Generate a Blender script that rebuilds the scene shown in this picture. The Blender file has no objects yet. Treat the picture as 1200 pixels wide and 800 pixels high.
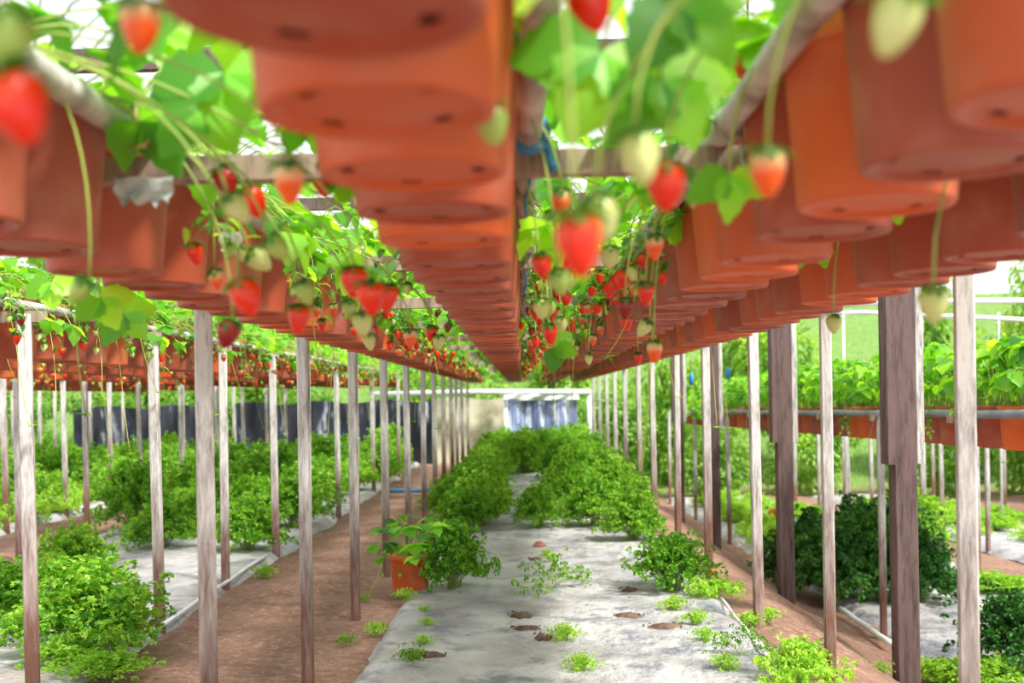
import bpy, math, random
from mathutils import Vector, Matrix, noise as mnoise
random.seed(7)
PI = math.pi
sc = bpy.context.scene
COL = sc.collection

# ------------------------------------------------------------------ camera, light, exposure
F = 1333.0                      # focal length in pixels of a 1200 px wide frame
ROLL = math.radians(1.06)
VX, VY = 612.0, 465.0           # vanishing point of the rows in the frame
CAMZ = 1.0
cam_d = bpy.data.cameras.new('camera')
cam = bpy.data.objects.new('camera', cam_d)
COL.objects.link(cam)
cam.location = (0, 0, CAMZ)
cam.rotation_euler = (PI/2, ROLL, 0)
cam_d.sensor_width = 36.0
cam_d.lens = 36.0*F/1200.0
cam_d.shift_x = -(VX-600)/1200.0
cam_d.shift_y = (VY-400)/1200.0
cam_d.clip_start = 0.05
cam_d.clip_end = 200
cam_d.dof.use_dof = True
cam_d.dof.focus_distance = 3.7
cam_d.dof.aperture_fstop = 3.6
sc.camera = cam

w = bpy.data.worlds.new('world'); sc.world = w
w.use_nodes = True
bg = w.node_tree.nodes['Background']
bg.inputs[0].default_value = (0.96, 0.98, 1.0, 1)
bg.inputs[1].default_value = 1.0
sun_d = bpy.data.lights.new('sun', 'SUN')
sun_d.energy = 4.8
sun_d.angle = math.radians(9)
sun_d.color = (1.0, 0.965, 0.9)
sun = bpy.data.objects.new('sun', sun_d); COL.objects.link(sun)
sun.rotation_euler = Vector((0.50, -0.42, 0.80)).to_track_quat('Z', 'Y').to_euler()
sc.view_settings.view_transform = 'Standard'
sc.view_settings.look = 'None'
sc.view_settings.gamma = 1
sc.view_settings.use_curve_mapping = False
sc.view_settings.exposure = 0.62

CR, SR = math.cos(ROLL), math.sin(ROLL)
def at(px, py, D):
    """the point seen at a pixel of the 1200x800 frame, at distance D along the rows"""
    dx, dy = px-VX, VY-py
    return Vector(((dx*CR+dy*SR)*D/F, D, CAMZ+(-dx*SR+dy*CR)*D/F))
def proj(x, y, z):
    a, b = x/y*F, (z-CAMZ)/y*F
    return (VX + a*CR - b*SR, VY - (a*SR + b*CR))

# ------------------------------------------------------------------ materials
def srgb(r, g, b):
    return tuple(((c/255)/12.92 if c/255 <= 0.04045 else (((c/255)+0.055)/1.055)**2.4) for c in (r, g, b)) + (1,)
class NT:
    def __init__(s, name):
        s.m = bpy.data.materials.new(name); s.m.use_nodes = True
        s.t = s.m.node_tree; s.n = s.t.nodes; s.l = s.t.links
        s.p = s.n['Principled BSDF']; s.out = s.n['Material Output']
    def new(s, typ, **kw):
        nd = s.n.new(typ)
        for k, v in kw.items(): setattr(nd, k, v)
        return nd
    def link(s, a, b): s.l.new(a, b)
    def coord(s, kind='Object'):
        return s.new('ShaderNodeTexCoord').outputs[kind]
    def noise(s, scale, detail=4, rough=0.6, vec=None, sy=None):
        nd = s.new('ShaderNodeTexNoise'); nd.inputs['Scale'].default_value = scale
        nd.inputs['Detail'].default_value = detail; nd.inputs['Roughness'].default_value = rough
        v = vec or s.coord()
        if sy:
            mp = s.new('ShaderNodeMapping'); mp.inputs['Scale'].default_value = sy
            s.link(v, mp.inputs[0]); v = mp.outputs[0]
        s.link(v, nd.inputs['Vector']); return nd.outputs['Fac']
    def ramp(s, fac, stops):
        nd = s.new('ShaderNodeValToRGB'); e = nd.color_ramp.elements
        while len(e) < len(stops): e.new(0.5)
        for i, (p, c) in enumerate(stops):
            e[i].position = p; e[i].color = c if len(c) == 4 else tuple(c)+(1,)
        s.link(fac, nd.inputs[0]); return nd.outputs[0]
    def mix(s, fac, a, b, mode='MIX'):
        nd = s.new('ShaderNodeMix', data_type='RGBA', blend_type=mode)
        if isinstance(fac, (int, float)): nd.inputs[0].default_value = fac
        else: s.link(fac, nd.inputs[0])
        for i, c in ((6, a), (7, b)):
            if isinstance(c, tuple): nd.inputs[i].default_value = c
            else: s.link(c, nd.inputs[i])
        return nd.outputs[2]
    def math(s, op, a, b=0.0):
        nd = s.new('ShaderNodeMath', operation=op)
        for i, c in ((0, a), (1, b)):
            if isinstance(c, (int, float)): nd.inputs[i].default_value = c
            else: s.link(c, nd.inputs[i])
        return nd.outputs[0]
    def bump(s, h, strength=0.3, dist=0.01):
        nd = s.new('ShaderNodeBump'); nd.inputs['Strength'].default_value = strength
        nd.inputs['Distance'].default_value = dist
        s.link(h, nd.inputs['Height']); s.link(nd.outputs[0], s.p.inputs['Normal'])
        return nd.outputs[0]
    def base(s, c):
        if isinstance(c, tuple): s.p.inputs['Base Color'].default_value = c
        else: s.link(c, s.p.inputs['Base Color'])
    def rough(s, v): s.p.inputs['Roughness'].default_value = v

def leaf_mat(name, stops, trans=0.45, rough=0.42, tboost=1.5):
    t = NT(name)
    geo = t.new('ShaderNodeNewGeometry'); oi = t.new('ShaderNodeObjectInfo')
    f = t.math('ADD', t.math('MULTIPLY', geo.outputs['Random Per Island'], 0.72), t.math('MULTIPLY', oi.outputs['Random'], 0.28))
    c = t.ramp(f, stops)
    t.base(c); t.rough(rough)
    tr = t.new('ShaderNodeBsdfTranslucent')
    t.link(t.mix(1.0, c, (tboost*1.35, tboost*1.1, tboost*0.4, 1), 'MULTIPLY'), tr.inputs[0])
    ms = t.new('ShaderNodeMixShader'); ms.inputs[0].default_value = trans
    t.link(t.p.outputs[0], ms.inputs[1]); t.link(tr.outputs[0], ms.inputs[2])
    t.link(ms.outputs[0], t.out.inputs[0])
    return t.m

M = {}
M['leaf'] = leaf_mat('strawberry_leaf', [(0, srgb(50, 112, 36)), (0.3, srgb(88, 160, 40)), (0.65, srgb(134, 200, 54)), (1, srgb(180, 222, 84))], 0.55, tboost=1.5)
M['parsley'] = leaf_mat('parsley_leaf', [(0, srgb(58, 116, 34)), (0.4, srgb(106, 170, 50)), (0.72, srgb(150, 204, 70)), (1, srgb(196, 230, 112))], 0.5, 0.45, 1.35)
M['parsley_light'] = leaf_mat('light_parsley_leaf', [(0, srgb(118, 180, 52)), (0.5, srgb(160, 212, 76)), (1, srgb(198, 232, 120))], 0.5, 0.5, 1.3)
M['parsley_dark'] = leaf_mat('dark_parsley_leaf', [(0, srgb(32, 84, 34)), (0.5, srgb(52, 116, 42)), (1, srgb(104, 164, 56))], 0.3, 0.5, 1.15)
M['tree'] = leaf_mat('tree_leaf', [(0, srgb(70, 120, 50)), (0.45, srgb(116, 168, 66)), (0.8, srgb(160, 200, 96)), (1, srgb(206, 220, 156))], 0.55, 0.5, 1.4)
M['calyx'] = leaf_mat('calyx_leaf', [(0, srgb(46, 104, 34)), (1, srgb(96, 156, 52))], 0.3, 0.5, 1.1)
M['stem'] = leaf_mat('green_stem', [(0, srgb(132, 164, 62)), (1, srgb(186, 204, 104))], 0.15, 0.5, 1)
M['runner'] = leaf_mat('runner_stem', [(0, srgb(170, 186, 84)), (1, srgb(206, 208, 116))], 0.15, 0.5, 1)
M['straw'] = leaf_mat('dry_stem', [(0, srgb(176, 150, 90)), (1, srgb(214, 196, 136))], 0.15, 0.6, 1)

def pot_mat(name, island):
    t = NT(name)
    if island: r = t.new('ShaderNodeNewGeometry').outputs['Random Per Island']
    else: r = t.new('ShaderNodeObjectInfo').outputs['Random']
    c = t.ramp(r, [(0, srgb(142, 64, 44)), (0.3, srgb(172, 76, 44)), (0.55, srgb(160, 82, 62)), (0.8, srgb(192, 88, 46)), (1, srgb(218, 98, 36))])
    n = t.noise(9, 5, 0.6)
    dust = t.ramp(n, [(0.5, (0, 0, 0)), (0.78, (0.42, 0.42, 0.42))])
    c = t.mix(dust, c, srgb(196, 142, 120))
    n2 = t.noise(5, 3, 0.6, sy=(1, 1, 0.3))
    c = t.mix(t.ramp(n2, [(0.6, (0, 0, 0)), (0.8, (0.35, 0.35, 0.35))]), c, srgb(110, 52, 40))
    t.base(c); t.rough(0.5)
    t.bump(t.noise(60, 3), 0.08, 0.004)
    return t.m
M['pot'] = pot_mat('terracotta_plastic', False)
M['pot_far'] = pot_mat('terracotta_plastic_far', True)

def wood_mat(name, light, mid, brown, stained=True, hgt=1.25):
    t = NT(name)
    grain = t.noise(38, 6, 0.75, sy=(1, 1, 0.12))
    c = t.ramp(grain, [(0.34, mid), (0.56, light)])
    if stained:
        sep = t.new('ShaderNodeSeparateXYZ'); t.link(t.coord(), sep.inputs[0])
        oi = t.new('ShaderNodeObjectInfo')
        z = t.math('ADD', sep.outputs[2], t.math('MULTIPLY', t.noise(5, 4, 0.7, sy=(6, 6, 1)), 0.9))
        z = t.math('ADD', z, t.math('MULTIPLY', oi.outputs['Random'], 0.35))
        m = t.ramp(t.math('DIVIDE', z, 1.9), [(0.40, (0.95, 0.95, 0.95)), (0.78, (0.0, 0.0, 0.0))])
        c = t.mix(m, c, t.mix(grain, brown, tuple(x*1.5 for x in brown[:3])+(1,)))
    t.base(c); t.rough(0.8)
    t.bump(grain, 0.35, 0.004)
    return t.m
M['stake'] = wood_mat('weathered_stake_wood', srgb(204, 201, 197), srgb(108, 100, 94), srgb(100, 62, 46))
M['brownpost'] = wood_mat('dark_brown_post_wood', srgb(104, 84, 80), srgb(58, 44, 42), srgb(96, 62, 50), False)
M['beam'] = wood_mat('beam_wood', srgb(168, 148, 132), srgb(104, 86, 74), srgb(120, 80, 60), False)

def simple(name, col, rough=0.5, metal=0, n=None):
    t = NT(name)
    if n:
        t.base(t.mix(t.ramp(t.noise(n[0], 5), [(0.4, (0, 0, 0)), (0.7, (1, 1, 1))]), col, n[1]))
    else: t.base(col)
    t.rough(rough); t.p.inputs['Metallic'].default_value = metal
    return t.m
M['pipe'] = simple('weathered_galvanised_pipe', srgb(206, 204, 200), 0.55, 0.0, (11, srgb(118, 108, 102)))
M['greypipe'] = simple('grey_plastic_pipe', srgb(140, 146, 156), 0.45, 0, (8, srgb(116, 118, 124)))
M['pvc'] = simple('white_plastic_pipe', srgb(232, 236, 238), 0.4, 0, (4, srgb(206, 210, 212)))
M['blue'] = simple('blue_plastic', srgb(50, 138, 196), 0.5)
M['bluecloth'] = simple('blue_tie', srgb(60, 140, 190), 0.6)
M['whiteplastic'] = simple('torn_pale_plastic', srgb(206, 212, 208), 0.5, 0, (20, srgb(148, 160, 152)))
M['wire'] = simple('thin_steel_wire', srgb(120, 124, 130), 0.5, 0.2)
M['darksoil'] = simple('potting_soil', srgb(84, 64, 54), 0.95, 0, (30, srgb(128, 102, 84)))
M['bark'] = simple('bark', srgb(104, 84, 66), 0.9, 0, (12, srgb(70, 54, 44)))
M['tan'] = simple('tan_cloth', srgb(196, 190, 164), 0.8, 0, (3, srgb(128, 124, 92)))

t = NT('black_plastic_film')
n = t.noise(2.5, 5, 0.6, sy=(2.5, 1, 0.5))
t.base(t.ramp(n, [(0.42, srgb(22, 24, 32)), (0.58, srgb(46, 50, 66)), (0.72, srgb(190, 196, 208))])); t.rough(0.3)
M['blackfilm'] = t.m
t = NT('bluish_plastic_film')
n = t.noise(3, 5, 0.6, sy=(4, 1, 0.45))
t.base(t.ramp(n, [(0.36, srgb(66, 74, 120)), (0.52, srgb(132, 142, 184)), (0.64, srgb(226, 232, 242))])); t.rough(0.3)
M['bluefilm'] = t.m

# soil
t = NT('brown_soil')
n1 = t.noise(2.2, 6, 0.65); n2 = t.noise(26, 6, 0.75); n3 = t.noise(0.5, 3)
c = t.ramp(n1, [(0.3, srgb(112, 80, 66)), (0.7, srgb(152, 116, 98))])
c = t.mix(t.ramp(n2, [(0.5, (0, 0, 0)), (0.72, (0.75, 0.75, 0.75))]), c, srgb(196, 158, 132))
c = t.mix(t.ramp(n2, [(0.28, (0.7, 0.7, 0.7)), (0.44, (0, 0, 0))]), c, srgb(84, 54, 42))
vo = t.new('ShaderNodeTexVoronoi'); vo.inputs['Scale'].default_value = 30; t.link(t.coord(), vo.inputs[0])
c = t.mix(t.ramp(vo.outputs['Distance'], [(0.08, (0.85, 0.85, 0.85)), (0.16, (0, 0, 0))]), c, srgb(206, 178, 152))
sep = t.new('ShaderNodeSeparateXYZ'); t.link(t.coord(), sep.inputs[0])
far = t.ramp(t.math('DIVIDE', sep.outputs[1], 30.0), [(0.60, (0, 0, 0)), (0.66, (1, 1, 1))])
c = t.mix(far, c, t.ramp(n2, [(0.36, srgb(40, 72, 30)), (0.5, srgb(92, 130, 52)), (0.66, srgb(160, 186, 96))]))
t.base(c); t.rough(0.95); t.bump(n2, 0.7, 0.02)
M['soil'] = t.m

# silver mulch sheet
t = NT('silver_mulch_sheet')
n1 = t.noise(1.6, 6, 0.6); n2 = t.noise(5, 6, 0.7); n3 = t.noise(0.9, 4, 0.6)
c = t.ramp(n1, [(0.3, srgb(134, 133, 142)), (0.64, srgb(198, 195, 194))])
c = t.mix(t.ramp(n2, [(0.36, (0.8, 0.8, 0.8)), (0.5, (0, 0, 0))]), c, srgb(92, 96, 112))
c = t.mix(t.ramp(n3, [(0.5, (0, 0, 0)), (0.72, (0.6, 0.6, 0.6))]), c, srgb(150, 130, 118))
n4 = t.noise(11, 5, 0.75)
c = t.mix(t.ramp(n4, [(0.62, (0, 0, 0)), (0.72, (0.7, 0.7, 0.7))]), c, srgb(118, 94, 80))
t.base(c); t.rough(0.5)
n5 = t.noise(7, 4, 0.55, sy=(1, 0.6, 1))
t.bump(t.math('ADD', n5, t.math('MULTIPLY', n4, 0.35)), 1.0, 0.06)
M['sheet'] = t.m

def berry_mat(name, top, bottom, z0=-0.006, z1=-0.02, seed=srgb(236, 196, 90), tip=None):
    t = NT(name)
    sep = t.new('ShaderNodeSeparateXYZ'); t.link(t.coord(), sep.inputs[0])
    zz = t.math('ADD', sep.outputs[2], t.math('MULTIPLY', t.noise(60, 2), 0.008))
    mr = t.new('ShaderNodeMapRange'); t.link(zz, mr.inputs[0])
    mr.inputs[1].default_value = z0+0.004; mr.inputs[2].default_value = z1+0.004
    c = t.mix(mr.outputs[0], top, bottom)
    vo = t.new('ShaderNodeTexVoronoi'); vo.inputs['Scale'].default_value = 210; vo.inputs['Randomness'].default_value = 0.35
    t.link(t.coord(), vo.inputs[0])
    c = t.mix(t.ramp(vo.outputs['Distance'], [(0.16, (1, 1, 1)), (0.27, (0, 0, 0))]), c, seed)
    t.base(c); t.rough(0.27)
    t.p.inputs['Subsurface Weight'].default_value = 0.0
    t.p.inputs['Subsurface Radius'].default_value = (0.01, 0.004, 0.002)
    t.bump(vo.outputs['Distance'], 0.35, 0.002)
    return t.m
M['b_pale'] = berry_mat('unripe_berry_skin', srgb(176, 192, 96), srgb(200, 208, 132), seed=srgb(176, 172, 74))
M['b_green'] = berry_mat('green_berry_skin', srgb(128, 170, 64), srgb(164, 190, 90), seed=srgb(146, 152, 54))
M['b_half'] = berry_mat('half_ripe_berry_skin', srgb(228, 214, 150), srgb(238, 88, 14), seed=srgb(236, 150, 60))
M['b_red'] = berry_mat('ripe_berry_skin', srgb(238, 78, 14), srgb(226, 34, 4), 0, -0.02, seed=srgb(214, 110, 40))
M['b_dark'] = berry_mat('dark_ripe_berry_skin', srgb(176, 22, 26), srgb(136, 14, 20), 0, -0.02, seed=srgb(190, 110, 60))

# ------------------------------------------------------------------ mesh builder
class MB:
    def __init__(s): s.v = []; s.f = []; s.mi = []; s.mats = []
    def mat(s, m):
        if m not in s.mats: s.mats.append(m)
        return s.mats.index(m)
    def add(s, vs, fs, m):
        k = s.mat(m); o = len(s.v)
        s.v.extend([tuple(q) for q in vs])
        for f in fs: s.f.append(tuple(i+o for i in f)); s.mi.append(k)
    def box(s, c, size, m, bev=0.0, rot=None):
        hx, hy, hz = size[0]/2, size[1]/2, size[2]/2
        b = min(bev, hx*0.9, hy*0.9)
        if b > 0: ring = [(-hx+b, -hy), (hx-b, -hy), (hx, -hy+b), (hx, hy-b), (hx-b, hy), (-hx+b, hy), (-hx, hy-b), (-hx, -hy+b)]
        else: ring = [(-hx, -hy), (hx, -hy), (hx, hy), (-hx, hy)]
        n = len(ring); vs = []
        for z in (-hz, hz):
            for (x, y) in ring: vs.append(Vector((x, y, z)))
        if rot: vs = [rot @ q for q in vs]
        vs = [q+Vector(c) for q in vs]
        fs = [tuple(range(n-1, -1, -1)), tuple(range(n, 2*n))]
        for i in range(n): fs.append((i, (i+1) % n, n+(i+1) % n, n+i))
        s.add(vs, fs, m)
    def lathe(s, prof, seg, m, c=(0, 0, 0), skip=None):
        vs = []; fs = []
        for (r, z) in prof:
            for i in range(seg):
                a = 2*PI*i/seg; vs.append((c[0]+r*math.cos(a), c[1]+r*math.sin(a), c[2]+z))
        for j in range(len(prof)-1):
            for i in range(seg):
                if skip and skip(j, i): continue
                k = (i+1) % seg
                fs.append((j*seg+i, j*seg+k, (j+1)*seg+k, (j+1)*seg+i))
        s.add(vs, fs, m)
    def tube(s, pts, r, m, seg=5, caps=True):
        pts = [Vector(p) for p in pts]; n = len(pts); vs = []; fs = []
        up = Vector((0, 0, 1))
        for i, p in enumerate(pts):
            d = (pts[min(i+1, n-1)]-pts[max(i-1, 0)])
            if d.length < 1e-9: d = Vector((0, 0, 1))
            d.normalize()
            ref = up if abs(d.z) < 0.9 else Vector((0, 1, 0))
            a = d.cross(ref).normalized(); b = d.cross(a)
            rr = r[i] if isinstance(r, (list, tuple)) else r
            for k in range(seg):
                t_ = 2*PI*k/seg; vs.append(p+a*rr*math.cos(t_)+b*rr*math.sin(t_))
        for i in range(n-1):
            for k in range(seg):
                q = (k+1) % seg
                fs.append((i*seg+k, i*seg+q, (i+1)*seg+q, (i+1)*seg+k))
        if caps:
            fs.append(tuple(range(seg-1, -1, -1))); fs.append(tuple((n-1)*seg+k for k in range(seg)))
        s.add(vs, fs, m)
    def leaflet(s, base, d, up, L, W, m, droop=0.25, fold=0.25, n=7, serr=0.09):
        d = d.normalized(); side = d.cross(up)
        if side.length < 1e-6: side = Vector((1, 0, 0))
        side.normalize(); nrm = side.cross(d).normalized()
        mid = []; le = []; ri = []
        for i in range(n+1):
            t_ = i/n
            p = base + d*(L*t_) - nrm*(droop*L*t_*t_)
            wd = W*0.5*(math.sin(PI*min(1, t_**0.72))**0.75 if 0 < t_ < 1 else (0.0 if i == 0 else 0.10))
            if i == 0: wd = W*0.04
            wd = max(wd, W*0.04)*(1+(serr if i % 2 else -serr))
            mid.append(p)
            off = nrm*(fold*wd)
            le.append(p-side*wd+off); ri.append(p+side*wd+off)
        vs = mid+le+ri; fs = []
        for i in range(n):
            fs.append((i, i+1, n+1+i+1, n+1+i)); fs.append((i+1, i, 2*(n+1)+i, 2*(n+1)+i+1))
        s.add(vs, fs, m)
    def trefoil(s, p, d, up, size, m, n=7):
        d = d.normalized(); side = d.cross(up).normalized()
        for a in (-1.25, 0, 1.25):
            q = (d*math.cos(a)+side*math.sin(a))
            q = q + Vector((0, 0, random.uniform(-0.25, 0.12)))
            s.leaflet(Vector(p), q, up, size*random.uniform(0.9, 1.1), size*random.uniform(0.8, 0.95), m, random.uniform(0.05, 0.4), random.uniform(0.1, 0.45), n)
    def data(s, name, smooth=True):
        me = bpy.data.meshes.new(name); me.from_pydata(s.v, [], s.f)
        for m in s.mats: me.materials.append(m)
        me.polygons.foreach_set('material_index', s.mi)
        me.polygons.foreach_set('use_smooth', [smooth]*len(s.f))
        me.update(); return me
    def build(s, name, parent=None, smooth=True):
        return link(name, s.data(name, smooth), parent)

def link(name, me, parent=None):
    o = bpy.data.objects.new(name, me); COL.objects.link(o)
    if parent: o.parent = parent
    return o
def tag(o, label=None, cat=None, group=None, kind=None):
    if label: o['label'] = label
    if cat: o['category'] = cat
    if group: o['group'] = group
    if kind: o['kind'] = kind
    return o
def thing(name, label, cat, loc=(0, 0, 0), group=None):
    o = bpy.data.objects.new(name, None); COL.objects.link(o)
    o.location = loc; o.empty_display_size = 0.05
    return tag(o, label, cat, group)
ORD = ['first', 'second', 'third', 'fourth', 'fifth', 'sixth', 'seventh', 'eighth', 'ninth', 'tenth', 'eleventh', 'twelfth',
       'thirteenth', 'fourteenth', 'fifteenth', 'sixteenth', 'seventeenth', 'eighteenth', 'nineteenth', 'twentieth']
for tens, base in (('twenty', 20), ('thirty', 30), ('forty', 40), ('fifty', 50), ('sixty', 60), ('seventy', 70)):
    for i, u in enumerate(['first', 'second', 'third', 'fourth', 'fifth', 'sixth', 'seventh', 'eighth', 'ninth']):
        ORD.append(tens+'-'+u)
    ORD.append({20: 'thirtieth', 30: 'fortieth', 40: 'fiftieth', 50: 'sixtieth', 60: 'seventieth', 70: 'eightieth'}[base])
def smooth01(a, b, x):
    t_ = max(0, min(1, (x-a)/(b-a))); return t_*t_*(3-2*t_)
def nz(x, y, s=1.0, seed=0):
    return mnoise.noise(Vector((x*s, y*s, seed*7.3)))

# ------------------------------------------------------------------ terrain and beds
DROP = -0.48
def gz(x, y):
    k = smooth01(1.02, 2.1, x)
    z = DROP*k - 0.012*max(-1, min(13, y-5))*k
    z += -0.25*smooth01(5.2, 6.6, x)*0.3
    if y > 18.5: z += (y-18.5)*0.30*min(1, (y-18.5)/3)
    return z
BEDS = [  # left edge, right edge, height offset, words
    (-0.63, 0.95, 'centre bed'), (-3.2, -1.56, 'first bed to the left'), (-5.75, -4.1, 'second bed to the left'),
    (-8.3, -6.65, 'third bed to the left'), (2.16, 3.75, 'lower bed on the right'), (4.4, 6.0, 'far lower bed on the right')]
mb = MB()
X0, X1, Y0, Y1 = -16.0, 16.0, -2.0, 34.0
xs = []; x = X0
while x < X1+1e-6: xs.append(x); x += 0.07 if -3.4 < x < 3.4 else 0.25
ys = []; y = Y0
while y < Y1: ys.append(y); y += 0.07 if 2.5 < y < 9 else (0.16 if y < 19 else 0.6)
vs = []; fs = []
for y in ys:
    for x in xs:
        h = gz(x, y) + 0.022*nz(x, y, 2.3) + 0.010*nz(x, y, 7, 2) + 0.02*nz(x, y, 0.8, 3)
        inbed = any(a+0.05 < x < b-0.05 for a, b, _ in BEDS)
        if inbed: h = gz(x, y) - 0.03
        vs.append((x, y, h))
nx = len(xs)
for j in range(len(ys)-1):
    for i in range(nx-1): fs.append((j*nx+i, j*nx+i+1, (j+1)*nx+i+1, (j+1)*nx+i))
mb.add(vs, fs, M['soil'])
tag(mb.build('ground'), 'brown bare soil of the farm with slopes and aisles', 'ground', kind='structure')

def sheet_z(x, y): return gz(x, y) + 0.035 + 0.018*nz(x, y, 2.1, 5) + 0.012*abs(nz(x, y, 4.5, 6)) + 0.006*nz(x, y*0.7, 13, 7)
LAB = {0: 'silver grey plastic mulch sheet covering the centre bed', 1: 'silver mulch sheet on the first bed left of centre',
       2: 'silver mulch sheet on the second bed left of centre', 3: 'farthest left silver mulch sheet under the distant rack',
       4: 'pale mulch sheet on the lower bed at the right', 5: 'pale mulch sheet on the farthest right bed'}
for bi, (a, b, nm) in enumerate(BEDS):
    near = bi == 0
    y0, y1 = 2.6, 17.5
    st = 0.026 if near else 0.07
    n1 = int((b-a)/st); n2 = int((y1-y0)/(st*1.3))
    vs = []; fs = []
    for j in range(n2+1):
        y = y0+(y1-y0)*j/n2
        ea = a+0.035*nz(0, y, 1.7, bi+10); eb = b+0.035*nz(3, y, 1.7, bi+20)
        for i in range(n1+1):
            u = i/n1; x = ea+(eb-ea)*u
            e = min(u, 1-u)*(b-a)
            z = sheet_z(x, y) - 0.055*(1-smooth01(0, 0.07, e))
            vs.append((x, y, z))
    for j in range(n2):
        for i in range(n1):
            q = j*(n1+1)+i; fs.append((q, q+1, q+n1+2, q+n1+1))
    m_ = MB(); m_.add(vs, fs, M['sheet'])
    tag(m_.build('mulch_sheet'), LAB[bi], 'ground sheet')

# soil heaps spilled on the centre sheet
def soil_patch(x, y, r, ry, label):
    m_ = MB(); n = 18; vs = [(0, 0, 0.012)]
    for k, rr in enumerate((0.4, 0.75, 1.0)):
        for i in range(n):
            a = 2*PI*i/n; q = rr*(1+0.55*nz(math.cos(a)*2+x*9, math.sin(a)*2, 1))
            vs.append((r*q*math.cos(a), ry*q*math.sin(a), (0.010, 0.004, -0.012)[k]+0.004*random.random()))
    fs = [(0, 1+i, 1+(i+1) % n) for i in range(n)]
    for k in range(2):
        for i in range(n):
            fs.append((1+k*n+i, 1+(k+1)*n+i, 1+(k+1)*n+(i+1) % n, 1+k*n+(i+1) % n))
    m_.add(vs, fs, M['darksoil'])
    for _ in range(26):
        a = random.uniform(0, 2*PI); q = random.uniform(0.1, 1.2)
        s_ = random.uniform(0.003, 0.008)
        m_.box((r*q*math.cos(a), ry*q*math.sin(a), 0.008), (s_, s_*1.4, s_), M['darksoil'])
    o = m_.build('soil_patch'); o.location = (x, y, sheet_z(x, y)+0.004)
    tag(o, label, 'soil')
def ground_at(px, py, extra=0.035):
    """ground point under a pixel"""
    D = 3.0
    for _ in range(60):
        p = at(px, py, D); g = (gz(p.x, D)+extra)
        D2 = D*(CAMZ-g)/max(1e-4, (CAMZ-p.z)); D = 0.5*D+0.5*max(1.0, min(30, D2))
    return at(px, py, D)
for (px, py, r, ry, lb) in ((612, 722, .085, .09, 'round patch of dark soil on the mid sheet, left of three'),
                    (735, 720, .09, .06, 'long patch of dark soil right of the mid sheet'),
                    (637, 746, .05, .10, 'soil patch beside the small weed tuft on the sheet'),
                    (618, 736, .09, .03, 'thin streak of soil between two larger patches'),
                    (500, 771, .10, .04, 'pale soil streak by the weed tuft at lower left'),
                    (738, 690, .06, .07, 'dark withered clump of soil by the right parsley'),
                    (628, 655, .06, .05, 'soil mark in front of the middle parsley clumps'),
                    (780, 733, .11, .07, 'soil spill near the right edge of the sheet')):
    p = ground_at(px, py); soil_patch(p.x, p.y, r*.72, ry*.72, lb)

# ------------------------------------------------------------------ racks: stakes, beams, pipes
def stake_mesh(h, w_=0.04, d_=0.034):
    m_ = MB(); m_.box((0, 0, h/2-0.06), (w_, d_, h+0.12), M['stake'], 0.004); return m_.data('support_stake', False)
stakes = [stake_mesh(1.36), stake_mesh(1.36, 0.036, 0.042), stake_mesh(1.36, 0.043, 0.03)]
def stake_row(x, d0, n, words, top=1.36, step=1.2):
    c = 0
    for k in range(n):
        y = d0+step*k
        if y > 17: break
        xx = x+random.uniform(-0.012, 0.012); yy = y+random.uniform(-0.05, 0.05)
        g = gz(xx, yy)
        if proj(xx, yy, 1.0)[0] < -12 or proj(xx, yy, 1.0)[0] > 1212: continue
        o = link('support_stake', random.choice(stakes))
        o.location = (xx, yy, g)
        o.rotation_euler = (random.uniform(-.006, .006), random.uniform(-.008, .008), random.uniform(-0.25, 0.25))
        o.scale = (1, 1, top/1.36)
        tag(o, f'{ORD[c]} thin weathered stake from the front {words}', 'stake', 'wooden stakes '+words)
        c += 1
stake_row(-0.775, 2.79, 12, 'along the left edge of the centre bed')
stake_row(0.985, 2.5, 12, 'along the right edge of the centre bed')
stake_row(-1.6, 3.75, 11, 'along the near edge of first left bed', 1.30)
stake_row(-3.27, 7.3, 8, 'along the far edge of first left bed', 1.30)
stake_row(-4.12, 9.0, 7, 'along the near edge of second left bed', 1.30)
stake_row(-5.8, 12.9, 4, 'along the far edge of second left bed', 1.30)
stake_row(-6.7, 14.6, 2, 'on the third left bed', 1.30)
stake_row(2.15, 4.36, 11, 'under the front pipe of the right rack', 1.37, 1.25)
stake_row(3.75, 8.2, 7, 'under the back of the right rack', 1.37, 1.25)
stake_row(4.4, 9.6, 6, 'on the near side of farthest right bed', 1.37)
stake_row(6.0, 13.0, 4, 'on the far side of farthest right bed', 1.37)

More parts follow.
